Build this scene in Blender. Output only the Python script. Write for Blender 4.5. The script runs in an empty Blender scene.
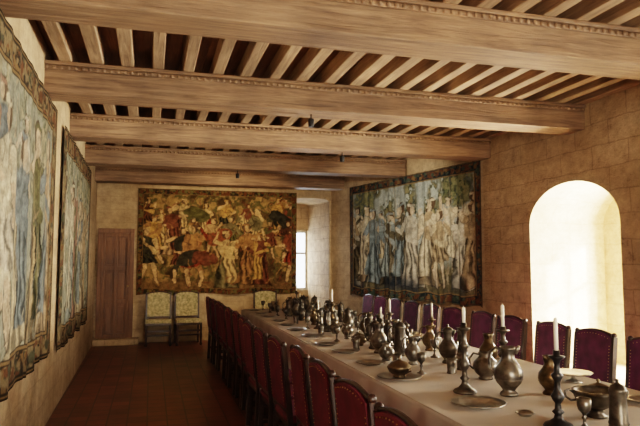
import bpy, math, random
import numpy as np
from mathutils import Vector, Matrix
random.seed(7)
scene = bpy.context.scene
col = scene.collection

# ------------------------------------------------------------------ node helpers
def new_mat(name):
    m = bpy.data.materials.new(name); m.use_nodes = True
    nt = m.node_tree; b = nt.nodes["Principled BSDF"]
    return m, nt, b
def N(nt, t, **kw):
    n = nt.nodes.new(t)
    for k, v in kw.items():
        if k in n.inputs: n.inputs[k].default_value = v
        else: setattr(n, k, v)
    return n
def ramp(nt, stops):
    r = nt.nodes.new("ShaderNodeValToRGB")
    e = r.color_ramp.elements
    while len(e) < len(stops): e.new(0.5)
    for i, (p, c) in enumerate(stops):
        e[i].position = p; e[i].color = (c[0], c[1], c[2], 1)
    return r
def mix(nt, blend, fac, a, b):
    n = nt.nodes.new("ShaderNodeMix"); n.data_type = 'RGBA'; n.blend_type = blend
    if isinstance(fac, float): n.inputs[0].default_value = fac
    else: nt.links.new(fac, n.inputs[0])
    for s, x in ((6, a), (7, b)):
        if isinstance(x, tuple): n.inputs[s].default_value = (x[0], x[1], x[2], 1)
        else: nt.links.new(x, n.inputs[s])
    return n.outputs[2]
def bump(nt, b, h, strength, dist=0.02):
    bp = N(nt, "ShaderNodeBump", Strength=strength, Distance=dist)
    nt.links.new(h, bp.inputs["Height"]); nt.links.new(bp.outputs[0], b.inputs["Normal"])

def wood(name, stops, scale=(1, 1, 1), rough=0.6, bs=0.4, nscale=3.0):
    m, nt, b = new_mat(name)
    tc = N(nt, "ShaderNodeTexCoord"); mp = N(nt, "ShaderNodeMapping")
    mp.inputs["Scale"].default_value = scale
    nt.links.new(tc.outputs["Object"], mp.inputs[0])
    n1 = N(nt, "ShaderNodeTexNoise", Scale=nscale, Detail=10.0, Roughness=0.72, Distortion=0.6)
    nt.links.new(mp.outputs[0], n1.inputs["Vector"])
    r = ramp(nt, stops); nt.links.new(n1.outputs["Fac"], r.inputs[0])
    n2 = N(nt, "ShaderNodeTexNoise", Scale=1.7, Detail=3.0)
    nt.links.new(tc.outputs["Object"], n2.inputs["Vector"])
    r2 = ramp(nt, [(0.3, (0.6, 0.57, 0.53)), (0.7, (1.15, 1.12, 1.08))])
    nt.links.new(n2.outputs["Fac"], r2.inputs[0])
    nt.links.new(mix(nt, 'MULTIPLY', 1.0, r.outputs[0], r2.outputs[0]), b.inputs["Base Color"])
    b.inputs["Roughness"].default_value = rough
    bump(nt, b, n1.outputs["Fac"], bs)
    return m

def stone(name, c1, c2, mortar, bw=0.55, rh=0.27, depth=0.1, pit=0.36):
    m, nt, b = new_mat(name)
    uv = N(nt, "ShaderNodeUVMap")
    nd = N(nt, "ShaderNodeTexNoise", Scale=2.6, Detail=5.0)
    nt.links.new(uv.outputs[0], nd.inputs["Vector"])
    dist = mix(nt, 'LINEAR_LIGHT', 0.04, uv.outputs[0], nd.outputs["Color"])
    br = N(nt, "ShaderNodeTexBrick", Scale=1.0)
    br.inputs["Color1"].default_value = (*c1, 1); br.inputs["Color2"].default_value = (*c2, 1)
    br.inputs["Mortar"].default_value = (*mortar, 1)
    br.inputs["Mortar Size"].default_value = 0.013; br.inputs["Mortar Smooth"].default_value = 0.9
    br.inputs["Brick Width"].default_value = bw; br.inputs["Row Height"].default_value = rh
    nt.links.new(dist, br.inputs["Vector"])
    n1 = N(nt, "ShaderNodeTexNoise", Scale=5.0, Detail=12.0, Roughness=0.82)
    nt.links.new(uv.outputs[0], n1.inputs["Vector"])
    r1 = ramp(nt, [(0.32, (pit, pit * .85, pit * .7)), (0.45, (0.82, 0.78, 0.72)), (0.70, (1.3, 1.26, 1.18))])
    nt.links.new(n1.outputs["Fac"], r1.inputs[0])
    n4 = N(nt, "ShaderNodeTexNoise", Scale=0.9, Detail=4.0)
    nt.links.new(uv.outputs[0], n4.inputs["Vector"])
    r4 = ramp(nt, [(0.35, (0.75, 0.70, 0.63)), (0.65, (1.08, 1.06, 1.03))]); nt.links.new(n4.outputs["Fac"], r4.inputs[0])
    c = mix(nt, 'MULTIPLY', 1.0, br.outputs["Color"], r1.outputs[0])
    c = mix(nt, 'MULTIPLY', 1.0, c, r4.outputs[0])
    nt.links.new(c, b.inputs["Base Color"])
    b.inputs["Roughness"].default_value = 0.9
    n3 = N(nt, "ShaderNodeTexNoise", Scale=9.0, Detail=10.0, Roughness=0.75)
    nt.links.new(uv.outputs[0], n3.inputs["Vector"])
    h = mix(nt, 'MULTIPLY', 0.6, n3.outputs["Color"], br.outputs["Color"])
    bump(nt, b, h, 1.0, depth)
    return m

def plain(name, c, rough=0.5, metal=0.0, c2=None, nscale=8.0, bs=0.0, sheen=0.0):
    m, nt, b = new_mat(name)
    b.inputs["Roughness"].default_value = rough; b.inputs["Metallic"].default_value = metal
    if sheen:
        b.inputs["Sheen Weight"].default_value = sheen
        b.inputs["Sheen Roughness"].default_value = 0.4
        b.inputs["Sheen Tint"].default_value = (0.7, 0.15, 0.3, 1)
    c2 = c2 or tuple(x * 0.7 for x in c)
    tc = N(nt, "ShaderNodeTexCoord")
    n1 = N(nt, "ShaderNodeTexNoise", Scale=nscale, Detail=5.0)
    nt.links.new(tc.outputs["Object"], n1.inputs["Vector"])
    r = ramp(nt, [(0.35, c2), (0.65, c)]); nt.links.new(n1.outputs["Fac"], r.inputs[0])
    nt.links.new(r.outputs[0], b.inputs["Base Color"])
    if bs: bump(nt, b, n1.outputs["Fac"], bs)
    return m

M_stone = stone("limestone_blocks", (0.57, 0.435, 0.285), (0.50, 0.375, 0.235), (0.38, 0.285, 0.18))
M_stone2 = stone("weathered_limestone", (0.57, 0.45, 0.30), (0.52, 0.405, 0.265), (0.46, 0.355, 0.23), depth=0.05, pit=.5)
M_niche = stone("lit_niche_stone", (0.78, 0.69, 0.53), (0.74, 0.64, 0.48), (0.68, 0.58, 0.43), depth=0.02, pit=.75)  # paler copy of the wall stone, window glare put into its colour
M_beam = wood("oak_beam", [(0.30, (0.085, 0.044, 0.022)), (0.5, (0.26, 0.158, 0.09)), (0.70, (0.41, 0.27, 0.163))], (0.6, 9, 9), 0.6, 0.8)
M_joist = wood("oak_joist", [(0.30, (0.15, 0.086, 0.046)), (0.5, (0.33, 0.218, 0.13)), (0.70, (0.48, 0.34, 0.215))], (9, 0.6, 9), 0.6, 0.5)
M_plank = wood("ceiling_plank", [(0.25, (0.08, 0.032, 0.013)), (0.5, (0.19, 0.083, 0.034)), (0.75, (0.28, 0.13, 0.056))], (9, 0.6, 9), 0.7, 0.4)
M_door = wood("door_oak", [(0.25, (0.06, 0.023, 0.008)), (0.5, (0.15, 0.064, 0.022)), (0.75, (0.24, 0.11, 0.04))], (9, 9, 0.7), 0.5, 0.3)
M_dark = wood("dark_walnut", [(0.3, (0.018, 0.007, 0.005)), (0.6, (0.042, 0.016, 0.010)), (0.8, (0.07, 0.028, 0.016))], (8, 8, 1), 0.35, 0.15)
M_velvet = plain("wine_velvet", (0.15, 0.010, 0.034), 0.75, 0, (0.075, 0.005, 0.019), 9.0, 0.1, 0.1)
M_plum = plain("plum_velvet", (0.105, 0.013, 0.065), 0.75, 0, (0.05, 0.006, 0.033), 9.0, 0.1, 0.1)
M_brass = plain("brass", (0.6, 0.42, 0.18), 0.35, 1.0)
M_pewter = plain("pewter", (0.26, 0.235, 0.20), 0.36, 0.95, (0.08, 0.07, 0.058), 18.0, 0.12)
M_pewter2 = plain("dark_pewter", (0.15, 0.13, 0.105), 0.4, 0.9, (0.045, 0.038, 0.03), 14.0, 0.12)
M_plate = plain("polished_pewter", (0.46, 0.43, 0.38), 0.3, 0.95, (0.28, 0.26, 0.22), 10.0, 0.04)
M_iron = plain("blackened_iron", (0.03, 0.027, 0.025), 0.45, 0.6, (0.012, 0.01, 0.01), 20.0, 0.1)
M_bronze = plain("aged_bronze", (0.20, 0.14, 0.075), 0.38, 0.9, (0.07, 0.05, 0.03), 14.0, 0.08)
M_candle = plain("candle_wax", (0.85, 0.80, 0.68), 0.5, 0, (0.78, 0.72, 0.58))
M_linen = plain("linen_cloth", (0.58, 0.52, 0.45), 0.85, 0, (0.47, 0.415, 0.355), 3.0, 0.35)
M_cream = plain("floral_upholstery", (0.56, 0.46, 0.27), 0.9, 0, (0.20, 0.19, 0.08), 22.0, 0.1)
M_frame = plain("window_frame_paint", (0.5, 0.45, 0.36), 0.6, 0)

m, nt, b = new_mat("terracotta_tiles"); M_floor = m
uv = N(nt, "ShaderNodeUVMap")
br = N(nt, "ShaderNodeTexBrick", Scale=1.0); br.offset = 0.0
br.inputs["Color1"].default_value = (0.20, 0.062, 0.034, 1); br.inputs["Color2"].default_value = (0.11, 0.036, 0.021, 1)
br.inputs["Mortar"].default_value = (0.04, 0.022, 0.016, 1); br.inputs["Mortar Size"].default_value = 0.008
br.inputs["Brick Width"].default_value = 0.2; br.inputs["Row Height"].default_value = 0.2
nt.links.new(uv.outputs[0], br.inputs["Vector"])
n1 = N(nt, "ShaderNodeTexNoise", Scale=2.5, Detail=7.0); nt.links.new(uv.outputs[0], n1.inputs["Vector"])
r1 = ramp(nt, [(0.3, (0.6, 0.55, 0.5)), (0.7, (1.3, 1.25, 1.2))]); nt.links.new(n1.outputs["Fac"], r1.inputs[0])
nt.links.new(mix(nt, 'MULTIPLY', 1.0, br.outputs["Color"], r1.outputs[0]), b.inputs["Base Color"])
b.inputs["Roughness"].default_value = 0.36; bump(nt, b, br.outputs["Fac"], -0.3, 0.005)

m, nt, b = new_mat("window_glass"); M_glass = m
nt.nodes.remove(b); out = nt.nodes["Material Output"]
tr = N(nt, "ShaderNodeBsdfTransparent"); gl = N(nt, "ShaderNodeBsdfGlossy", Roughness=0.05)
mx = nt.nodes.new("ShaderNodeMixShader"); mx.inputs[0].default_value = 0.06
nt.links.new(tr.outputs[0], mx.inputs[1]); nt.links.new(gl.outputs[0], mx.inputs[2]); nt.links.new(mx.outputs[0], out.inputs[0])

m, nt, b = new_mat("woven_tapestry"); M_tap = m
at = N(nt, "ShaderNodeAttribute", attribute_name="Col")
tc = N(nt, "ShaderNodeTexCoord")
n1 = N(nt, "ShaderNodeTexNoise", Scale=45.0, Detail=3.0); nt.links.new(tc.outputs["Object"], n1.inputs["Vector"])
r1 = ramp(nt, [(0.3, (0.75, 0.75, 0.75)), (0.7, (1.15, 1.15, 1.15))]); nt.links.new(n1.outputs["Fac"], r1.inputs[0])
nt.links.new(mix(nt, 'MULTIPLY', 1.0, at.outputs["Color"], r1.outputs[0]), b.inputs["Base Color"])
b.inputs["Roughness"].default_value = 0.95; b.inputs["Specular IOR Level"].default_value = 0.1; bump(nt, b, n1.outputs["Fac"], 0.2, 0.005)

# ------------------------------------------------------------------ mesh builder
class MB:
    def __init__(s): s.v = []; s.f = []; s.m = []; s.sm = []
    def face(s, pts, mat=0, smooth=False):
        i = len(s.v); s.v += [tuple(p) for p in pts]
        s.f.append(tuple(range(i, i + len(pts)))); s.m.append(mat); s.sm.append(smooth)
    def box(s, x0, x1, y0, y1, z0, z1, mat=0):
        i = len(s.v)
        s.v += [(x0, y0, z0), (x1, y0, z0), (x1, y1, z0), (x0, y1, z0), (x0, y0, z1), (x1, y0, z1), (x1, y1, z1), (x0, y1, z1)]
        for q in ((0, 3, 2, 1), (4, 5, 6, 7), (0, 1, 5, 4), (1, 2, 6, 5), (2, 3, 7, 6), (3, 0, 4, 7)):
            s.f.append(tuple(i + k for k in q)); s.m.append(mat); s.sm.append(False)
    def lathe(s, prof, n=24, mat=0, o=(0, 0, 0)):
        i = len(s.v)
        for r, z in prof:
            for k in range(n):
                a = 2 * math.pi * k / n
                s.v.append((o[0] + r * math.cos(a), o[1] + r * math.sin(a), o[2] + z))
        for j in range(len(prof) - 1):
            for k in range(n):
                k2 = (k + 1) % n
                s.f.append((i + j * n + k, i + j * n + k2, i + (j + 1) * n + k2, i + (j + 1) * n + k)); s.m.append(mat); s.sm.append(True)
        s.f.append(tuple(i + k for k in reversed(range(n)))); s.m.append(mat); s.sm.append(False)
        e = i + (len(prof) - 1) * n
        s.f.append(tuple(e + k for k in range(n))); s.m.append(mat); s.sm.append(False)
    def tube(s, pts, r, n=8, mat=0):
        pts = [Vector(p) for p in pts]; i = len(s.v); L = len(pts)
        for j, p in enumerate(pts):
            t = (pts[min(j + 1, L - 1)] - pts[max(j - 1, 0)]).normalized()
            up = Vector((0, 0, 1)) if abs(t.z) < 0.9 else Vector((0, 1, 0))
            if abs(t.y) < 0.05 and abs(up.z) < 0.5: up = Vector((0, 1, 0))
            a = Vector((0, 1, 0)) if abs(t.y) < 0.3 else Vector((1, 0, 0)) if abs(t.x) < 0.3 else up
            a = (a - t * a.dot(t)).normalized(); b = t.cross(a)
            rr = r[j] if isinstance(r, (list, tuple)) else r
            for k in range(n):
                q = 2 * math.pi * k / n
                s.v.append(tuple(p + a * rr * math.cos(q) + b * rr * math.sin(q)))
        for j in range(L - 1):
            for k in range(n):
                k2 = (k + 1) % n
                s.f.append((i + j * n + k, i + j * n + k2, i + (j + 1) * n + k2, i + (j + 1) * n + k)); s.m.append(mat); s.sm.append(True)
        s.f.append(tuple(i + k for k in reversed(range(n)))); s.m.append(mat); s.sm.append(False)
        s.f.append(tuple(i + (L - 1) * n + k for k in range(n))); s.m.append(mat); s.sm.append(False)
    def ball(s, c, r, mat=0, n=8, flat=1.0):
        s.lathe([(r * math.sin(t) + 1e-4, -r * flat * math.cos(t)) for t in [math.pi * k / 6 for k in range(7)]], n, mat, c)
    def prism(s, outline, x0, x1, mat=0, shear=0.0, z0=0.0):
        A = [(x0 + shear * (z - z0), y, z) for y, z in outline]; B = [(x1 + shear * (z - z0), y, z) for y, z in outline]
        s.face(A[::-1], mat); s.face(B, mat)
        n = len(A)
        for k in range(n):
            k2 = (k + 1) % n; s.face([A[k], A[k2], B[k2], B[k]], mat)
    def mesh(s, name, mats):
        me = bpy.data.meshes.new(name); me.from_pydata(s.v, [], s.f); me.update()
        for mt in mats: me.materials.append(mt)
        me.polygons.foreach_set("material_index", s.m); me.polygons.foreach_set("use_smooth", s.sm)
        uvl = me.uv_layers.new(name="UVMap")
        for p in me.polygons:
            n = p.normal; ax = max(range(3), key=lambda k: abs(n[k]))
            for li in p.loop_indices:
                c = me.vertices[me.loops[li].vertex_index].co
                uvl.data[li].uv = (c.x, c.y) if ax == 2 else ((c.y, c.z) if ax == 0 else (c.x, c.z))
        return me
def place(me, name, loc=(0, 0, 0), rz=0.0, parent=None, bevel=0):
    o = bpy.data.objects.new(name, me); col.objects.link(o); o.location = loc; o.rotation_euler = (0, 0, rz)
    if parent: o.parent = parent
    if bevel:
        bv = o.modifiers.new("bevel", 'BEVEL'); bv.width = bevel; bv.segments = 2; bv.limit_method = 'ANGLE'; bv.angle_limit = math.radians(50)
    return o

# ------------------------------------------------------------------ room dimensions (metres)
XR, YB, YN, ZC = 4.90, 12.9, -2.5, 3.64
SL = 0.0147
def xl(y): return -0.92 - SL * (y - 2)
YK = 8.15; SK = 0.213
def xr(y): return XR if y < YK else XR - SK * (y - YK)
BEAM_Z, BEAM_T = 3.20, 3.49
XN, XF = xl(YN), xl(YB)

def wall(name, p0, p1, outward, openings, mats, z0=0.0, z1=ZC + 0.05):
    mb = MB(); p0 = Vector(p0); p1 = Vector(p1); L = (p1 - p0).length; d = (p1 - p0) / L; n = Vector(outward).normalized()
    def P(s, e, z): q = p0 + d * s + n * e; return (q.x, q.y, z)
    cur = 0.0
    for o in sorted(openings, key=lambda o: o['s0']):
        s0, s1, zb, zs, rise, dep, sp = o['s0'], o['s1'], o['zb'], o['zs'], o['rise'], o['depth'], o['splay']
        mb.face([P(cur, 0, z0), P(s0, 0, z0), P(s0, 0, z1), P(cur, 0, z1)])
        if zb > z0: mb.face([P(s0, 0, z0), P(s1, 0, z0), P(s1, 0, zb), P(s0, 0, zb)])
        K = 20; c = (s0 + s1) / 2; hw = (s1 - s0) / 2
        A = [(c + hw * -math.cos(math.pi * k / K), zs + rise * math.sin(math.pi * k / K)) for k in range(K + 1)]
        for k in range(K): mb.face([P(A[k][0], 0, A[k][1]), P(A[k + 1][0], 0, A[k + 1][1]), P(A[k + 1][0], 0, z1), P(A[k][0], 0, z1)])
        hb = hw - sp
        Bk = [(c + hb * -math.cos(math.pi * k / K), zs + rise * math.sin(math.pi * k / K)) for k in range(K + 1)]
        F = [(s0, zb)] + A + [(s1, zb)]; G = [(c - hb, zb)] + Bk + [(c + hb, zb)]
        for k in range(len(F) - 1):
            mb.face([P(F[k][0], 0, F[k][1]), P(G[k][0], dep, G[k][1]), P(G[k + 1][0], dep, G[k + 1][1]), P(F[k + 1][0], 0, F[k + 1][1])], 1)
        mb.face([P(s0, 0, zb), P(s1, 0, zb), P(c + hb, dep, zb), P(c - hb, dep, zb)], 1)
        wa, wb, wc, wd = o['win']
        a, b_ = c - wa, c + wb
        mb.face([P(c - hb, dep, zb), P(c + hb, dep, zb), P(c + hb, dep, wc), P(c - hb, dep, wc)], 1)
        mb.face([P(c - hb, dep, wc), P(a, dep, wc), P(a, dep, zs), P(c - hb, dep, zs)], 1)
        mb.face([P(b_, dep, wc), P(c + hb, dep, wc), P(c + hb, dep, zs), P(b_, dep, zs)], 1)
        if wd < zs: mb.face([P(a, dep, wd), P(b_, dep, wd), P(b_, dep, zs), P(a, dep, zs)], 1)
        for k in range(K):
            mb.face([P(Bk[k][0], dep, zs), P(Bk[k + 1][0], dep, zs), P(Bk[k + 1][0], dep, Bk[k + 1][1]), P(Bk[k][0], dep, Bk[k][1])], 1)
        R = [(a, wc), (b_, wc), (b_, wd), (a, wd)]
        for k in range(4):
            q, r = R[k], R[(k + 1) % 4]
            mb.face([P(q[0], dep, q[1]), P(r[0], dep, r[1]), P(r[0], dep + 0.2, r[1]), P(q[0], dep + 0.2, q[1])], 1)
        wm = MB(); t = 0.05
        def bar(sa, sb, za, zb2, e0, e1, mat):
            i = len(wm.v)
            for e in (e0, e1):
                wm.v.extend([P(sa, e, za), P(sb, e, za), P(sb, e, zb2), P(sa, e, zb2)])
            for q in ((0, 1, 2, 3), (7, 6, 5, 4), (0, 4, 5, 1), (1, 5, 6, 2), (2, 6, 7, 3), (3, 7, 4, 0)):
                wm.f.append(tuple(i + k for k in q)); wm.m.append(mat); wm.sm.append(False)
        e0, e1 = dep + 0.08, dep + 0.14
        bar(a, a + t, wc, wd, e0, e1, 0); bar(b_ - t, b_, wc, wd, e0, e1, 0)
        bar(a + t, b_ - t, wc, wc + t, e0, e1, 0); bar(a + t, b_ - t, wd - t, wd, e0, e1, 0)
        cm = (a + b_) / 2; bar(cm - t / 2, cm + t / 2, wc + t, wd - t, e0, e1, 0)
        zt = wc + (wd - wc) * 0.62; bar(a + t, cm - t / 2, zt - t / 2, zt + t / 2, e0, e1, 0); bar(cm + t / 2, b_ - t, zt - t / 2, zt + t / 2, e0, e1, 0)
        bar(a + t, b_ - t, wc + t, wd - t, dep + 0.105, dep + 0.11, 1)
        place(wm.mesh(o['name'], [M_frame, M_glass]), o['name'])
        if o['power'] > 0:
            ld = bpy.data.lights.new("daylight_" + o['name'], 'AREA'); ld.shape = 'RECTANGLE'
            ld.size = b_ - a; ld.size_y = wd - wc; ld.energy = o['power']; ld.color = o.get('color', (1.0, 0.89, 0.73))
            lo = bpy.data.objects.new("daylight_" + o['name'], ld); col.objects.link(lo)
            pc = P((a + b_) / 2, dep + 0.3, (wc + wd) / 2); lo.location = pc
            lo.rotation_euler = Vector((-n.x, -n.y, 0)).to_track_quat('-Z', 'Z').to_euler()
        cur = s1
    mb.face([P(cur, 0, z0), P(L, 0, z0), P(L, 0, z1), P(cur, 0, z1)])
    return place(mb.mesh(name, mats), name)

OPW = dict(zb=0.3, zs=2.12, rise=0.5, depth=1.1, splay=0.1, win=(0.66, 0.66, 0.6, 2.11))
wall("wall_right", (XR, YN), (XR, YK), (1, 0), [
    dict(OPW, s0=-1.2 - YN, s1=0.4 - YN, name="fill_window_1", power=380),  # out-of-view window added as fill light for the room
    dict(OPW, s0=2.0 - YN, s1=3.6 - YN, name="fill_window_2", power=320),  # also added unseen, fills the left tapestries and beams
    dict(OPW, s0=5.38 - YN, s1=7.0 - YN, name="window_3", power=1100, win=(.68, .34, .6, 2.11))], [M_stone, M_niche])
kx = xr(YB)
wall("wall_right_angled", (XR, YK), (kx, YB), (1, SK), [], [M_stone2])
wall("wall_back", (XF, YB), (kx, YB), (0, 1), [
    dict(s0=2.95 - XF, s1=kx - 0.05 - XF, zb=0.0, zs=3.0, rise=0.06, depth=1.5, splay=0.10, win=(0.34, 0.34, 0.95, 2.4), name="window_4", power=60, color=(0.85, 0.93, 1.0))], [M_stone2, M_stone])
wall("wall_left", (XN, YN), (XF, YB), (-1, -SL), [], [M_stone2])
wall("wall_near", (XN, YN), (XR, YN), (0, -1), [
    dict(OPW, s0=0.6 - XN, s1=2.4 - XN, zs=2.3, win=(0.75, 0.75, 0.7, 2.29), name="fill_window_5", power=440)], [M_stone2, M_niche])  # added behind the camera to light the beam fronts
mb = MB(); mb.box(-1.3, XR + 1.4, YN - 1.4, YB + 1.8, -0.1, 0.0); place(mb.mesh("floor", [M_floor]), "floor")
mb = MB()
w = 0.24; x = -1.2
while x < XR + 0.2:
    mb.box(x, x + w - 0.006, YN - 0.1, YB + 0.1, ZC, ZC + 0.05); x += w
mb.box(-1.2, XR + 0.3, YN - 0.1, YB + 0.1, ZC + 0.045, ZC + 0.09)
place(mb.mesh("ceiling", [M_plank]), "ceiling")
mb = MB(); x = -0.80
while x < XR - 0.05:
    ye = YB if x < kx else (XR - x) / SK + YK
    wj = 0.058 + random.uniform(-0.006, 0.006)
    mb.box(x - wj, x + wj, YN, ye, BEAM_T, ZC - 0.002)
    x += 0.285 + random.uniform(-0.014, 0.014)
place(mb.mesh("ceiling_joists", [M_joist]), "ceiling_joists", bevel=0.008)
for y in (-0.5, 1.72, 3.95, 6.04, 8.08, 10.2, 12.38):
    mb = MB(); e = xr(y + 0.17) + 0.02; XL = xl(y) - .02
    mb.box(XL, e, y - 0.17, y + 0.17, BEAM_Z, BEAM_T - 0.075)
    mb.box(XL, e, y - 0.20, y + 0.20, BEAM_T - 0.035, BEAM_T)
    mb.box(XL, e, y - 0.18, y + 0.18, BEAM_T - 0.075, BEAM_T - 0.035)
    xx = XL + 0.04
    while xx < e - 0.05:
        for sg in (-1, 1):
            mb.ball((xx, y + sg * 0.183, BEAM_T - 0.056), 0.019, 0, 6)
        xx += 0.062
    place(mb.mesh("ceiling_beam", [M_beam]), "ceiling_beam", bevel=0.012)

# ------------------------------------------------------------------ tapestries
class Painter:
    def __init__(s, w, h, seed, res=90):
        s.w, s.h = w, h; s.nx, s.nz = int(w * res), int(h * res)
        s.U, s.V = np.meshgrid(np.linspace(0, w, s.nx), np.linspace(0, h, s.nz))
        s.rng = np.random.RandomState(seed); s.img = np.zeros((s.nz, s.nx, 3))
        s.n1 = s.fbm(0.35); s.n2 = s.fbm(0.07)
    def noise(s, cell, sx=1.0):
        gx, gz = int(s.w / (cell * sx)) + 3, int(s.h / cell) + 3
        g = s.rng.rand(gz, gx); x = s.U / (cell * sx); z = s.V / cell
        i, j = x.astype(int), z.astype(int); fx, fz = x - i, z - j
        fx = fx * fx * (3 - 2 * fx); fz = fz * fz * (3 - 2 * fz)
        return (g[j, i] * (1 - fx) + g[j, i + 1] * fx) * (1 - fz) + (g[j + 1, i] * (1 - fx) + g[j + 1, i + 1] * fx) * fz
    def fbm(s, cell, sx=1.0):
        return (s.noise(cell, sx) + 0.5 * s.noise(cell / 2, sx) + 0.25 * s.noise(cell / 4, sx)) / 1.75
    def sl(s, x0, x1, y0, y1):
        a = lambda v, L, n: int(min(max(v / L * n, 0), n))
        return (slice(a(y0, s.h, s.nz), a(y1, s.h, s.nz) + 2), slice(a(x0, s.w, s.nx), a(x1, s.w, s.nx) + 2))
    def put(s, mask, c, shade=None, w=None):
        c = np.array(c)[None, None, :]
        if w is None: w = (slice(None), slice(None))
        if shade is not None: c = c * (shade[w] if shade.shape == s.U.shape else shade)[..., None]
        s.img[w] = s.img[w] * (1 - mask[..., None]) + c * mask[..., None]
    def ell(s, cx, cy, rx, ry, c, ang=0, shade=None, soft=0.012):
        R = max(rx, ry) + .03; w = s.sl(cx - R, cx + R, cy - R, cy + R); U, V = s.U[w], s.V[w]
        if U.size == 0: return
        ca, sa = math.cos(ang), math.sin(ang); du, dv = U - cx, V - cy
        a, b = (du * ca + dv * sa) / rx, (-du * sa + dv * ca) / ry
        s.put(np.clip((1 - np.sqrt(a * a + b * b)) * min(rx, ry) / soft + 0.5, 0, 1), c, shade, w)
    def seg(s, p, q, r0, r1, c, shade=None, soft=0.012, op=1.0):
        R = max(r0, r1) + .03
        w = s.sl(min(p[0], q[0]) - R, max(p[0], q[0]) + R, min(p[1], q[1]) - R, max(p[1], q[1]) + R); U, V = s.U[w], s.V[w]
        if U.size == 0: return
        dx, dy = q[0] - p[0], q[1] - p[1]; L = dx * dx + dy * dy + 1e-9
        t = np.clip(((U - p[0]) * dx + (V - p[1]) * dy) / L, 0, 1)
        d = np.hypot(U - p[0] - t * dx, V - p[1] - t * dy)
        s.put(np.clip((r0 + (r1 - r0) * t - d) / soft + 0.5, 0, 1) * op, c, shade, w)
    def robe(s, cx, y0, y1, w0, w1, c, lean=0.0, flare=1.0, freq=4.0):
        R = max(w0, w1) * 1.3 + abs(lean) + .05; w = s.sl(cx - R, cx + R, y0 - .03, y1 + .03); U, V = s.U[w], s.V[w]
        if U.size == 0: return
        n1 = s.n1[w]
        t = np.clip((V - y0) / (y1 - y0), 0, 1); hw = w0 + (w1 - w0) * t ** flare
        cc = cx + lean * t; q = (U - cc) / hw + 0.35 * (n1 - 0.5)
        m = np.clip((1 - np.abs(q)) * hw / 0.014 + 0.3, 0, 1) * np.clip((V - y0) / 0.015, 0, 1) * np.clip((y1 - V) / 0.015, 0, 1)
        sh = 0.78 + 0.48 * np.sin(freq * q * 2 + n1 * 9 + t * 3) - 0.35 * q ** 4 + 0.5 * (s.n2[w] - .5)
        s.put(m, c, np.clip(sh, 0.15, 1.5), w)
    def figure(s, cx, y, H, c1, c2, skin=(0.50, 0.36, 0.24), man=False, dirn=1):
        R = s.rng.uniform; out = (0.045, 0.034, 0.022); lean = R(-0.06, 0.06) * H; sh = 0.5 + 1.0 * s.n2
        if man:
            for k in (-1, 1):
                kn = (cx + k * R(.05, .12) * H, y + R(.2, .28) * H); ft = (cx + k * R(.06, .2) * H, y + R(0, .05) * H)
                s.seg((cx, y + .48 * H), kn, .058 * H, .042 * H, out); s.seg(kn, ft, .042 * H, .03 * H, out)
                s.seg((cx, y + .48 * H), kn, .05 * H, .035 * H, c2, sh); s.seg(kn, ft, .034 * H, .022 * H, skin, sh)
            s.robe(cx, y + .33 * H, y + .58 * H, .18 * H, .11 * H, c1, lean, freq=6)
        else:
            s.robe(cx, y, y + .6 * H, .235 * H, .095 * H, out, 0, 0.7)
            s.robe(cx, y + .01, y + .6 * H, .225 * H, .09 * H, c1, 0, 0.7, freq=R(3, 6))
            s.robe(cx + dirn * .09 * H, y + .1 * H, y + .64 * H, .13 * H, .07 * H, c2, -dirn * .06 * H, 1, freq=4)
        s.ell(cx + lean * .5, y + .68 * H, .125 * H, .16 * H, c2 if s.rng.rand() < .5 else c1, R(-.3, .3), shade=0.3 + 1.3 * s.n2)
        s.seg((cx - .1 * H, y + R(.55, .75) * H), (cx + .12 * H, y + R(.5, .8) * H), .025 * H, .035 * H, c2, sh)
        hx, hy = cx + lean, y + .91 * H
        s.ell(hx - dirn * .012 * H, hy + .012 * H, .062 * H, .074 * H, (0.10, 0.06, 0.03), shade=sh)
        s.ell(hx + dirn * .014 * H, hy - .008 * H, .040 * H, .054 * H, skin, shade=0.6 + .8 * s.n2)
        s.seg((hx - .05 * H, hy + .05 * H), (hx + .05 * H, hy + .055 * H), .018 * H, .012 * H, c2, sh)
        for k in (-1, 1):
            p = (cx + k * .1 * H, y + .77 * H); e = (cx + k * R(.12, .26) * H, y + R(.52, .8) * H); hnd = (e[0] + R(-.12, .18) * H * dirn, e[1] + R(-.05, .22) * H)
            s.seg(p, e, .046 * H, .038 * H, out); s.seg(p, e, .042 * H, .034 * H, c2, sh)
            s.seg(e, hnd, .03 * H, .02 * H, skin if s.rng.rand() < .6 else c1, sh); s.ell(hnd[0], hnd[1], .024 * H, .02 * H, skin)
    def strokes(s, n, cs, L=0.16, r=0.012, op=0.55, vert=2.0):
        for _ in range(n):
            x, y = s.rng.uniform(0, s.w), s.rng.uniform(0, s.h); a = s.rng.normal(0, 1) / vert + math.pi / 2
            l = s.rng.uniform(.3, 1) * L; c = cs[s.rng.randint(len(cs))]
            s.seg((x, y), (x + l * math.cos(a), y + l * math.sin(a)), r, r * .3, c, soft=.01, op=op)
    def foliage(s, mask, cs, cell=0.07):
        f = s.fbm(cell)
        for i, c in enumerate(cs):
            s.put(mask * np.clip((f - 0.35 - 0.09 * i) * 14, 0, 1), c, 0.7 + 0.6 * s.n2)
    def warp(s, amt=0.035, cell=0.12, contrast=0.5):
        a = ((s.fbm(cell) - .5) * 2 * amt / s.w * s.nx).astype(int); b = ((s.fbm(cell) - .5) * 2 * amt / s.h * s.nz).astype(int)
        J, I = np.meshgrid(np.arange(s.nx), np.arange(s.nz))
        s.img = s.img[np.clip(I + b, 0, s.nz - 1), np.clip(J + a, 0, s.nx - 1)]
        s.img *= (1 - contrast / 2 + contrast * s.fbm(0.05))[..., None]
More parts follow.
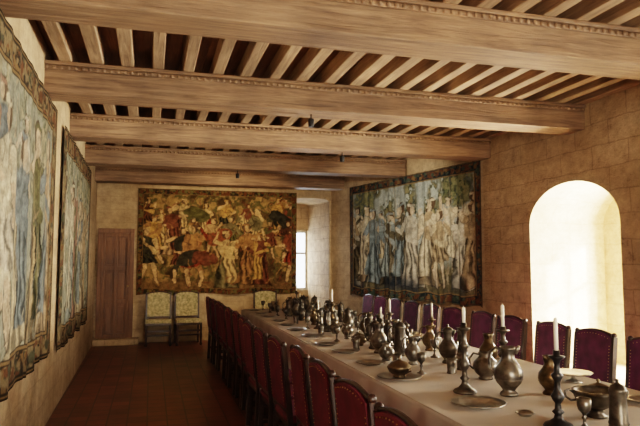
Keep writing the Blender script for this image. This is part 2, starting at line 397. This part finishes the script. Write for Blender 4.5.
    def grade(s, gain=1.0, gamma=1.0, sat=1.0):
        s.img = gain * 0.4 * (np.clip(s.img, 0, 1) / 0.4) ** gamma
        g = s.img.mean(axis=2, keepdims=True); s.img = np.clip(g * np.array([1.06, 1.0, .84])[None, None, :] * (1 - sat) + s.img * sat, 0, 1)
    def border(s, b, base, cs, line=(0.32, 0.22, 0.10)):
        d = np.minimum(np.minimum(s.U, s.w - s.U), np.minimum(s.V, s.h - s.V))
        s.put((d < b).astype(float), base)
        for i, c in enumerate(cs):
            f = s.fbm(0.06); s.put(((d < b * 0.85) & (d > b * 0.18)) * np.clip((f - 0.54) * 16, 0, 1), c)
        k = 0; P = []
        n = int(s.w / (b * 1.5)); P += [(s.w * (i + .5) / n, yy) for i in range(n) for yy in (b / 2, s.h - b / 2)]
        n = int(s.h / (b * 1.5)); P += [(xx, s.h * (i + .5) / n) for i in range(n) for xx in (b / 2, s.w - b / 2)]
        for p in P:
            k += 1; s.ell(p[0], p[1], b * .2, b * .2, cs[k % len(cs)], soft=0.02, shade=.4 + s.n2)
        for q in (0.07, 0.93):
            s.put((np.abs(d - b * q) < 0.010).astype(float), line)
        s.put((d < b * 0.05).astype(float), tuple(x * .5 for x in base))
    def build(s, name, loc, rz, wave=0.02, nwave=9):
        X = s.U.ravel(); Z = s.V.ravel()
        fall = 0.35 + 0.65 * (1 - Z / s.h)
        ph = 2 * np.pi * X / s.w * nwave
        Y = wave * (np.sin(ph + 1.3 * np.sin(ph * .37)) * 0.6 + 0.4 * np.sin(ph * 1.73 + 1)) * fall
        Y = Y - wave - 0.015
        sag = 0.02 * np.sin(ph * .5) * (1 - Z / s.h)
        co = np.stack([X, Y, Z + sag], 1)
        idx = np.arange(s.nx * s.nz).reshape(s.nz, s.nx)
        F = np.stack([idx[:-1, :-1], idx[:-1, 1:], idx[1:, 1:], idx[1:, :-1]], -1).reshape(-1, 4)
        me = bpy.data.meshes.new(name); me.from_pydata(co.tolist(), [], F.tolist()); me.update()
        me.polygons.foreach_set("use_smooth", [True] * len(me.polygons))
        ca = me.color_attributes.new("Col", 'FLOAT_COLOR', 'POINT')
        rgba = np.ones((s.nx * s.nz, 4), dtype=np.float32); rgba[:, :3] = np.clip(s.img.reshape(-1, 3), 0, 1)
        ca.data.foreach_set("color", rgba.ravel()); me.materials.append(M_tap)
        return place(me, name, loc, rz)

CREAM = (0.56, 0.48, 0.33); TAN = (0.34, 0.22, 0.11); BLUE = (0.10, 0.15, 0.20); LBLUE = (0.27, 0.34, 0.35)
RED = (0.24, 0.045, 0.02); GOLD = (0.42, 0.25, 0.075); OLIVE = (0.11, 0.10, 0.035); DGREEN = (0.03, 0.042, 0.03); NAVY = (0.03, 0.045, 0.07)

w_, h_ = 3.36, 2.20
p = Painter(w_, h_, 11)
p.put(np.ones_like(p.U), (0.08, 0.05, 0.02), 0.4 + 1.1 * p.n1)
p.foliage(np.ones_like(p.U), [(0.14, 0.09, 0.035), OLIVE, (0.30, 0.19, 0.07)], 0.14)
p.put(np.clip((0.35 - p.V) * 8, 0, 1), (0.17, 0.10, 0.04), 0.4 + 1.2 * p.n2)
cols = [(0.25, .08, .035), GOLD, (0.48, 0.33, 0.15), OLIVE, (0.10, 0.045, 0.02), (0.045, 0.04, 0.025), TAN, (.16, .06, .03), (0.18, 0.15, 0.07), (0.30, 0.16, 0.06), (.40, .26, .12), RED]
for (yb, H, n) in [(1.15, 0.82, 9), (0.72, 1.05, 8), (0.2, 1.3, 7)]:
    for i in range(n):
        cx = w_ * (i + .5) / n + p.rng.uniform(-.16, .16)
        p.figure(cx, yb + p.rng.uniform(-.1, .12), H * p.rng.uniform(.8, 1.1), cols[p.rng.randint(12)], cols[p.rng.randint(12)], (0.50, 0.32, 0.15), man=p.rng.rand() < .75, dirn=p.rng.choice([-1, 1]))
    for _ in range(2):
        cx, cy = p.rng.uniform(.3, 3.0), yb + p.rng.uniform(.1, .6)
        p.ell(cx, cy, .28, .16, cols[p.rng.randint(12)], p.rng.uniform(-.6, .6), 0.3 + 1.2 * p.n2)
p.strokes(300, [(0.03, .02, .012), GOLD, (0.03, .02, .012), (0.2, 0.05, 0.02), OLIVE], .25, .016, .5, 1.2)
p.warp(.06, .16, .7); p.grade(.95, 1.1, .95)
p.border(0.12, (0.025, 0.02, 0.013), [(0.16, 0.09, 0.03), OLIVE, (0.11, 0.04, 0.016)], (0.15, .09, .035))
p.build("hanging_tapestry", (-0.28, YB - 0.01, 0.96), 0, 0.012, 6)

w_, h_ = 3.98, 2.26
p = Painter(w_, h_, 5)
p.put(np.ones_like(p.U), (0.36, 0.42, 0.40), 0.7 + .6 * p.n1)
p.foliage(np.clip((p.n1 - .47) * 6, 0, 1) * np.clip((p.V - .9) * 3, 0, 1), [(0.16, 0.18, 0.12), DGREEN, (0.24, 0.22, 0.10)], 0.09)
p.put(np.clip((0.75 - p.V) * 5, 0, 1), (0.14, 0.12, 0.06), 0.5 + p.n2)
for tx in (0.5, 3.35):
    p.seg((tx, .6), (tx + .08, 1.7), .05, .035, (0.07, 0.05, 0.03)); 
    m_ = np.clip((0.34 - np.hypot((p.U - tx - .08) * .8, p.V - 1.9)) * 10, 0, 1); p.put(m_ * .7, DGREEN); p.foliage(m_, [(0.10, 0.13, 0.06), (0.22, 0.22, 0.10)], .06)
cols = [CREAM, LBLUE, (.52, .42, .26), BLUE, (0.48, 0.44, 0.35), NAVY, (0.40, 0.29, 0.16), (.20, .27, .30), CREAM, (.12, .10, .06)]
for (yb, H, n) in [(0.72, 1.02, 8), (0.24, 1.45, 10)]:
    for i in range(n):
        cx = w_ * (i + .5) / n + p.rng.uniform(-.12, .12)
        p.figure(cx, yb + p.rng.uniform(-.06, .06), H * p.rng.uniform(.9, 1.08), cols[p.rng.randint(10)], cols[p.rng.randint(10)], (0.56, 0.44, 0.3), man=p.rng.rand() < .15, dirn=p.rng.choice([-1, 1]))
p.put(np.clip((0.5 - p.V) * 7, 0, 1) * np.clip((p.n1 - .35) * 5, 0, 1) * .75, NAVY, .5 + p.n2)
p.strokes(170, [(0.04, .035, .025), CREAM, (0.03, .04, .055), TAN], .4, .014, .4, 8)
p.warp(.05, .18, .45); p.grade(.86, 1.08, .72)
p.border(0.17, (0.018, 0.024, 0.027), [(0.15, 0.09, 0.04), (0.05, 0.07, 0.055), (0.10, 0.045, 0.025)], (.17, .12, .06))
dvx, dvy = (XR - kx), -(YB - YK); L_ = math.hypot(dvx, dvy); dvx /= L_; dvy /= L_
p.build("hanging_tapestry", (xr(12.02) - .005, 12.02, 0.95), math.atan2(dvy, dvx), 0.034, 13)

def left_tap(y0, y1, zb, h, seed, wave):
    w_ = y1 - y0
    p = Painter(w_, h, seed)
    p.put(np.ones_like(p.U), (0.28, 0.28, 0.20), 0.6 + .7 * p.n1)
    p.foliage(np.clip((p.n1 - .42) * 6, 0, 1), [(0.18, 0.17, 0.10), (0.09, 0.10, 0.055), (0.32, 0.27, 0.15)], 0.1)
    cols = [(.45, .38, .24), (0.38, 0.29, 0.16), (.14, .17, .17), (.22, .25, .22), TAN, (0.40, 0.34, 0.24), (.30, .20, .09), OLIVE, (.25, .12, .07)]
    for yb, H, n in [(0.95, 1.1, int(w_ * 1.6)), (0.24, 1.85, int(w_ * 1.6))]:
        for i in range(n):
            cx = w_ * (i + .5) / n + p.rng.uniform(-.15, .15)
            p.figure(cx, yb, H * p.rng.uniform(.85, 1.05), cols[p.rng.randint(9)], cols[p.rng.randint(9)], (0.46, 0.33, 0.2), man=p.rng.rand() < .3, dirn=p.rng.choice([-1, 1]))
    p.strokes(int(90 * w_), [(0.06, .045, .03), (.45, .38, .24), (0.08, .09, .07), (.22, .24, .2), TAN], .35, .014, .45, 3)
    p.warp(.07, .18, .6); p.grade(.74, 1.0, .7)
    p.border(0.26, (0.020, 0.015, 0.010), [(0.13, 0.08, 0.035), (0.05, 0.05, 0.03), (0.09, 0.04, 0.02), (0.15, 0.11, 0.06)], (.14, .09, .04))
    p.build("hanging_tapestry", (xl(y0) + 0.005, y0, zb), math.pi / 2 + math.atan(SL), wave, int(w_ * 2.4))
left_tap(2.0, 6.5, 0.75, 2.43, 21, 0.018)
left_tap(7.15, 10.9, 0.66, 2.52, 33, 0.018)

# ------------------------------------------------------------------ door
mb = MB(); X0, X1 = -1.03, -0.33; zt = 2.22; y1 = YB - 0.005
mb.box(X0, X0 + .08, y1 - .12, y1, .12, zt); mb.box(X1 - .08, X1, y1 - .12, y1, .12, zt); mb.box(X0, X1, y1 - .12, y1, zt, zt + .09)
mb.box(X0 + .08, X1 - .08, y1 - .03, y1, .12, zt)
for x_ in (X0 + .08, (X0 + X1) / 2 - .03, X1 - .14): mb.box(x_, x_ + .06, y1 - .09, y1 - .03, .12, zt)
for z_ in (.12, .80, 1.46, zt - .08): mb.box(X0 + .14, X1 - .14, y1 - .088, y1 - .03, z_, z_ + .08)
for (za, zb) in ((.26, .74), (.94, 1.40), (1.60, 2.08)):
    for (xa, xb) in ((X0 + .175, X0 + .29), (X0 + .41, X1 - .175)):
        mb.box(xa, xb, y1 - .055, y1 - .03, za, zb)
mb.ball((X1 - .11, y1 - .11, 1.15), .022, 1)
place(mb.mesh("door_1", [M_door, M_brass]), "door_1", bevel=.006)
mb = MB(); mb.box(xl(YB - .35) + .01, -0.2, YB - .35, YB - .01, 0, .12); place(mb.mesh("stone_step", [M_stone]), "stone_step", bevel=.015)

# ------------------------------------------------------------------ dining table
TX0, TX1, TY0, TY1, TZ = 1.60, 3.20, 1.1, 11.0, 0.78
table = bpy.data.objects.new("dining_table", None); col.objects.link(table)
mb = MB(); mb.box(TX0 + .02, TX1 - .02, TY0 + .02, TY1 - .02, TZ - .05, TZ - .012); mb.box(TX0 + .15, TX1 - .15, TY0 + .15, TY1 - .15, TZ - .14, TZ - .05)
place(mb.mesh("tabletop", [M_dark]), "tabletop", parent=table)
k = 0; y = TY0 + .3
while y < TY1:
    for x in (TX0 + .25, TX1 - .25):
        k += 1; mb = MB()
        mb.lathe([(.05, 0), (.06, .03), (.06, .1), (.035, .13), (.055, .25), (.04, .42), (.05, .5), (.06, .52), (.06, TZ - .14)], 16, 0, (x, y, 0))
        place(mb.mesh("leg_%d" % k, [M_dark]), "leg_%d" % k, parent=table)
    y += 1.86
mb = MB(); r = .05; st = .06
def per():
    pts = []
    y = TY0 + r
    while y < TY1 - r: pts.append((TX0, y, -1, 0)); y += st
    x = TX0 + r
    while x < TX1 - r: pts.append((x, TY1, 0, 1)); x += st
    y = TY1 - r
    while y > TY0 + r: pts.append((TX1, y, 1, 0)); y -= st
    x = TX1 - r
    while x > TX0 + r: pts.append((x, TY0, 0, -1)); x -= st
    return pts
pp = per(); n = len(pp); rings = []
for (off, z, amp) in ((-.02, TZ, 0), (-.004, TZ - .004, 0), (.004, TZ - .018, 0), (.008, TZ - .12, .006), (.014, TZ - .26, .014), (.02, TZ - .38, .02)):
    rings.append([(x + nx * (off + amp * math.sin(i * 1.05 + 1.5 * math.sin(i * .21))), y + ny * (off + amp * math.sin(i * 1.05)), z) for i, (x, y, nx, ny) in enumerate(pp)])
for rg in rings: mb.v += rg
for j in range(len(rings) - 1):
    for i in range(n):
        i2 = (i + 1) % n
        mb.f.append((j * n + i, (j + 1) * n + i, (j + 1) * n + i2, j * n + i2)); mb.m.append(0); mb.sm.append(True)
mb.f.append(tuple(range(n))[::-1]); mb.m.append(0); mb.sm.append(False)
place(mb.mesh("tablecloth", [M_linen]), "tablecloth", parent=table)

# ------------------------------------------------------------------ chairs
def chair_mesh(name, seat, h=1.06, w=.25, nails=True):
    mb = MB(); W = w; zt = h - .05; sh = -.10
    def bx(z): return sh * (z - .45)
    for s in (-1, 1):
        y = s * (W - .02)
        mb.prism([(y - .02, 0), (y + .02, 0), (y + .02, .45), (y - .02, .45)], -.02 , .02, 0, .04, .45)
        mb.prism([(y - .02, .45), (y + .02, .45), (y + .02, zt), (y - .02, zt)], -.02, .02, 0, sh, .45)
        mb.ball((bx(zt), y, zt + .014), .024, 0, 8)
        mb.lathe([(.022, 0), (.028, .03), (.018, .06), (.02, .1), (.027, .18), (.018, .27), (.026, .33), (.026, .42)], 10, 0, (.40, y, 0))
        mb.box(0.0, .40, y - .013, y + .013, .17, .20, 0)
    mb.box(.19, .215, -W + .02, W - .02, .17, .20, 0)
    mb.box(.388, .412, -W + .03, W - .03, .27, .31, 0)
    mb.box(-.01, .43, -W, W, .40, .445, 0)
    S = [(-.015, .445), (-.015, .475), (.01, .495), (.2, .51), (.41, .495), (.44, .475), (.44, .445)]
    A = [(x, -W + .005, z) for x, z in S]; B = [(x, W - .005, z) for x, z in S]
    mb.face(A, 1); mb.face(B[::-1], 1)
    for k in range(len(S)): k2 = (k + 1) % len(S); mb.face([A[k], B[k], B[k2], A[k2]], 1)
    n = 12; yw = W - .035
    top = [(yw - 2 * yw * k / n, h - .055 + .04 * math.sin(math.pi * k / n) ** .8) for k in range(n + 1)]
    out = [(-yw, .55), (yw, .55)] + top
    mb.prism(out, -.028, .022, 1, sh, .45)
    mb.box(bx(.53) - .02, bx(.53) + .02, -yw, yw, .515, .55, 0)
    mb.tube([(bx(z) - .002, y * 1.06, z + .006) for y, z in top], .014, 6, 0)
    if nails:
        for k in range(1, 16):
            z = .55 + (h - .65) * k / 16
            for s in (-1, 1):
                for xo in (-.029, .023): mb.ball((bx(z) + xo, s * (yw - .012), z), .0045, 2, 5, .8)
        for y, z in top[1:-1]:
            for xo in (-.029, .023): mb.ball((bx(z) + xo, y, z - .022), .0045, 2, 5, .8)
    return mb.mesh(name, [M_dark, seat, M_brass])
cm = chair_mesh("dining_chair", M_velvet); cmr = chair_mesh("dining_chair", M_plum)
Y = 1.62
while Y < 10.8:
    place(cm, "dining_chair", (1.03 + random.uniform(-.03, .03), Y, 0), random.uniform(-.05, .05), bevel=.004); Y += .62
Y = 1.94
while Y < 10.9:
    place(cmr, "dining_chair", (3.74 + random.uniform(-.03, .03), Y + random.uniform(-.02, .02), 0), math.pi + random.uniform(-.06, .06), bevel=.004); Y += .64
cc = chair_mesh("upholstered_chair", M_cream, 1.04, .25, False)
for x, rz in ((.17, -1.57), (.73, -1.5), (2.35, -1.6)):
    place(cc, "upholstered_chair", (x, 12.62, 0), rz, bevel=.004)

# ------------------------------------------------------------------ tableware
def pitcher(mat=M_pewter, lid=False):
    mb = MB()
    prof = [(.05, 0), (.055, .008), (.05, .02), (.036, .032), (.044, .045), (.074, .08), (.086, .12), (.08, .16), (.054, .195), (.04, .22), (.037, .245), (.044, .275), (.05, .29), (.045, .29), (.03, .25)]
    mb.lathe(prof, 28)
    for z, r in ((.10, .082), (.212, .045)): mb.lathe([(r - .004, z - .004), (r + .003, z), (r - .004, z + .004)], 28)
    mb.tube([(.038, 0, .265), (.075, 0, .28), (.108, 0, .25), (.114, 0, .20), (.104, 0, .15), (.078, 0, .12)], [.007, .009, .009, .008, .008, .007], 8)
    mb.tube([(-.038, 0, .255), (-.055, 0, .282), (-.066, 0, .298)], [.018, .014, .008], 8)
    if lid:
        mb.lathe([(.052, .289), (.05, .30), (.03, .318), (.012, .326), (.008, .334), (.014, .344), (.002, .352)], 24)
    return mb.mesh("pewter_pitcher", [mat])
def flagon():
    mb = MB()
    mb.lathe([(.07, 0), (.075, .012), (.06, .03), (.058, .05), (.062, .06), (.056, .075), (.052, .17), (.048, .24), (.052, .25), (.054, .262), (.05, .27), (.04, .29), (.018, .302), (.008, .31), (.012, .322), (.002, .332)], 28)
    mb.tube([(.045, 0, .255), (.085, 0, .262), (.115, 0, .225), (.115, 0, .15), (.09, 0, .09), (.056, 0, .08)], [.007, .009, .009, .008, .008, .007], 8)
    mb.tube([(.05, 0, .262), (.06, 0, .29), (.072, 0, .30)], .006, 6)
    return mb.mesh("pewter_flagon", [M_pewter2])
def squat():
    mb = MB()
    mb.lathe([(.05, 0), (.055, .01), (.045, .02), (.075, .045), (.095, .085), (.088, .125), (.058, .155), (.046, .17), (.054, .195), (.05, .197), (.04, .17)], 28)
    mb.tube([(.045, 0, .18), (.09, 0, .19), (.12, 0, .15), (.118, 0, .10), (.09, 0, .075)], .008, 8)
    mb.tube([(-.085, 0, .09), (-.115, 0, .13), (-.135, 0, .18)], [.018, .012, .009], 8)
    return mb.mesh("pewter_pot", [M_pewter])
def candlestick(h=.42, cand=.12, mat=M_pewter2, cr=.011):
    mb = MB(); s = h / .42
    mb.lathe([(.075, 0), (.078, .008), (.07, .02), (.045, .032), (.024, .05 * s), (.018, .07 * s), (.032, .085 * s), (.018, .10 * s), (.015, .13 * s), (.028, .15 * s), (.036, .17 * s), (.024, .19 * s), (.015, .21 * s), (.015, .25 * s), (.026, .27 * s), (.032, .285 * s), (.016, .30 * s), (.014, .34 * s), (.02, .365 * s), (.04, .38 * s), (.044, .388 * s), (.018, .392 * s), (.018, h), (.013, h), (.012, h - .01)], 24)
    if cand: mb.lathe([(cr, h - .012), (cr, h + cand - .006), (cr * .6, h + cand), (.0015, h + cand + .001), (.0012, h + cand + .012)], 12, 1)
    return mb.mesh("candlestick", [mat, M_candle])
def goblet():
    mb = MB(); mb.lathe([(.036, 0), (.038, .005), (.02, .014), (.008, .03), (.008, .05), (.015, .06), (.008, .07), (.012, .082), (.03, .10), (.036, .125), (.036, .16), (.033, .16), (.032, .125), (.012, .092)], 22)
    return mb.mesh("pewter_goblet", [M_pewter])
def beaker():
    mb = MB(); mb.lathe([(.034, 0), (.036, .008), (.03, .016), (.034, .07), (.042, .11), (.039, .11), (.031, .07), (.027, .02)], 20)
    return mb.mesh("pewter_beaker", [M_pewter])
def plate(r=.13):
    mb = MB(); mb.lathe([(r * .55, 0), (r * .62, .003), (r * .7, .012), (r * .98, .018), (r, .022), (r * .98, .024), (r * .7, .017), (r * .6, .008), (r * .02, .006)], 36)
    return mb.mesh("pewter_plate", [M_plate])
def bowl2():
    mb = MB(); mb.lathe([(.055, 0), (.06, .008), (.04, .02), (.035, .04), (.07, .06), (.11, .09), (.125, .13), (.128, .15), (.122, .15), (.118, .13), (.10, .095), (.05, .07), (.01, .065)], 32)
    for s in (-1, 1):
        mb.tube([(s * .12, 0, .13), (s * .15, 0, .15), (s * .175, 0, .14), (s * .17, 0, .11), (s * .14, 0, .09), (s * .105, 0, .095)], .007, 8)
    return mb.mesh("two_handled_bowl", [M_pewter2])
def tureen():
    mb = MB(); mb.lathe([(.04, 0), (.05, .008), (.04, .018), (.075, .04), (.09, .07), (.092, .08), (.085, .088), (.06, .112), (.02, .125), (.008, .132), (.014, .145), (.004, .156)], 28)
    for s in (-1, 1): mb.tube([(s * .085, 0, .07), (s * .11, 0, .078), (s * .115, 0, .06), (s * .085, 0, .05)], .006, 6)
    return mb.mesh("covered_dish", [M_bronze])
def tazza():
    mb = MB(); mb.lathe([(.06, 0), (.063, .007), (.03, .018), (.014, .03), (.014, .04), (.03, .05), (.12, .06), (.135, .072), (.13, .074), (.1, .065), (.01, .058)], 32)
    return mb.mesh("footed_dish", [M_plate])
PIT, PITL, PITB, FLA, SQU, GOB, BEA, PLA, PLAB, PLS, BOW, TUR, TAZ = pitcher(), pitcher(M_pewter2, True), pitcher(M_bronze), flagon(), squat(), goblet(), beaker(), plate(), plate(.165), plate(.055), bowl2(), tureen(), tazza()
CA, CB, CC_, CD = candlestick(.46, .10), candlestick(.40, .17, M_iron), candlestick(.34, .16, M_bronze), candlestick(.30, .14)
Z = TZ + .0005
RAD = {PIT: .115, PITL: .115, PITB: .115, FLA: .115, SQU: .135, GOB: .04, BEA: .043, PLA: .13, PLAB: .165, PLS: .055, BOW: .178, TUR: .12, TAZ: .135, CA: .08, CB: .08, CC_: .08, CD: .08}
placed = []
def put(me, x, y, rz=None, sc=1.0, z=Z, check=False):
    r = RAD[me] * sc
    if check and any((x - a) ** 2 + (y - b) ** 2 < (q + r + .004) ** 2 for a, b, q in placed): return None
    o = place(me, me.name.split(".")[0], (x, y, z), random.uniform(0, 6.28) if rz is None else rz); o.scale = (sc,) * 3
    placed.append((x, y, r)); return o
put(CA, 2.03, 3.66); put(PIT, 2.26, 3.50, 2.4, sc=1.08); put(CD, 2.67, 4.20, sc=1.2); put(SQU, 2.41, 4.03, 2.9)
put(PITL, 2.47, 4.73, 2.6, sc=.95); put(PITB, 2.54, 3.46, .3, sc=.86); put(CB, 2.08, 2.77); put(BOW, 2.43, 2.90, -.3)
put(FLA, 2.31, 2.60, 1.2, sc=.82); put(GOB, 2.185, 2.70); put(PLAB, 1.93, 3.32)
put(PLAB, 1.80, 4.22); put(TUR, 1.80, 4.22, 2.0, z=Z + .009); put(GOB, 2.04, 4.35)
put(TAZ, 2.96, 3.76); put(PLS, 2.05, 3.02); put(PLA, 2.98, 3.1); put(FLA, 2.25, 5.25, 2.5); put(PIT, 2.15, 4.75, 2.7, sc=.8)
put(TUR, 2.70, 3.20, 1.0, sc=.9); put(PITB, 2.75, 4.55, 1.0, sc=.9); put(BEA, 2.27, 4.3, check=True)
put(GOB, 2.72, 2.6); put(PLA, 1.85, 2.45); put(PLA, 2.95, 2.35); put(CC_, 2.45, 2.0); put(PITL, 2.3, 1.6)
put(CD, 2.62, 6.40); put(CC_, 2.75, 5.6, sc=.9); put(CC_, 2.3, 7.6); put(CD, 2.6, 8.6); put(CA, 2.3, 9.6, sc=.85)
for a in ((SQU, 2.02, 5.02, 1.0, .75), (FLA, 2.78, 5.05, 2.0, .85), (GOB, 2.5, 5.05, 0, 1), (GOB, 2.62, 4.9, 0, 1), (BEA, 2.42, 4.42, 0, 1), (BEA, 1.95, 4.62, 0, 1)):
    put(a[0], a[1], a[2], a[3], a[4], check=True)
y = 4.85
while y < 10.7:
    for x in (1.80, 3.0):
        put(PLA, x + random.uniform(-.02, .02), y + random.uniform(-.05, .05), check=True)
        put(random.choice([GOB, BEA, GOB]), x + (.17 if x < 2.4 else -.17), y + .2, check=True)
    y += .64
tall = [PIT, SQU, PITB, FLA, SQU, GOB, TUR, FLA, PITL, TUR, CD, PIT, BEA, FLA]
y = 5.4; k = 0
while y < 10.7:
    for x in (2.16, 2.4, 2.64):
        me = tall[k % len(tall)]; k += 1
        for t_ in range(6):
            if put(me, x + random.uniform(-.06, .06), y + random.uniform(-.07, .07), random.uniform(1.5, 4.5), random.uniform(.7, .95), check=True): break
    y += .27

# ------------------------------------------------------------------ ceiling spotlights (museum fittings)
def spot(name, loc, target, energy, size=1.0, color=(1.0, .72, .42)):
    mb = MB(); mb.lathe([(.012, 0), (.03, .0), (.034, -.02), (.03, -.08), (.026, -.085)], 14); mb.tube([(0, 0, 0), (0, 0, .05)], .008, 6)
    place(mb.mesh(name, [M_iron]), name, loc)
    ld = bpy.data.lights.new(name + "_lamp", 'SPOT'); ld.energy = energy; ld.spot_size = size; ld.spot_blend = .8; ld.color = color; ld.shadow_soft_size = .05
    lo = bpy.data.objects.new(name + "_lamp", ld); col.objects.link(lo); lo.location = (loc[0], loc[1], loc[2] - .11)
    lo.rotation_euler = (Vector(target) - lo.location).to_track_quat('-Z', 'Y').to_euler()
spot("ceiling_spotlight", (1.4, 10.2, 3.15), (1.4, YB, 1.9), 160, 1.7)
spot("ceiling_spotlight", (2.6, 8.08, 3.15), (4.4, 10.2, 2.0), 190, 1.5, (1, .86, .68))
spot("ceiling_spotlight", (1.6, 6.04, 3.15), (-1, 8.0, 1.9), 60, 1.5, (1, .82, .6))

# ------------------------------------------------------------------ sun + sky
wd = bpy.data.worlds.new("World"); scene.world = wd; wd.use_nodes = True
bg = wd.node_tree.nodes["Background"]; bg.inputs[0].default_value = (.85, .93, 1, 1); bg.inputs[1].default_value = 6.0
sl_ = bpy.data.lights.new("sun", 'SUN'); sl_.energy = 50; sl_.angle = .05; sl_.color = (1, .88, .68)
so = bpy.data.objects.new("sun", sl_); col.objects.link(so); so.rotation_euler = Vector((-.55, .76, -.27)).to_track_quat('-Z', 'Y').to_euler()

# ------------------------------------------------------------------ camera
cd = bpy.data.cameras.new("camera"); cd.lens = 33.75; cd.sensor_width = 36
co = bpy.data.objects.new("camera", cd); col.objects.link(co); co.location = (0, 0, 1.65)
co.rotation_euler = (math.radians(90 + 4.6), 0, math.radians(-15.7)); scene.camera = co
cd.clip_start = .05
scene.view_settings.view_transform = 'Filmic'
scene.view_settings.look = 'Medium High Contrast'
scene.view_settings.exposure = 0.3
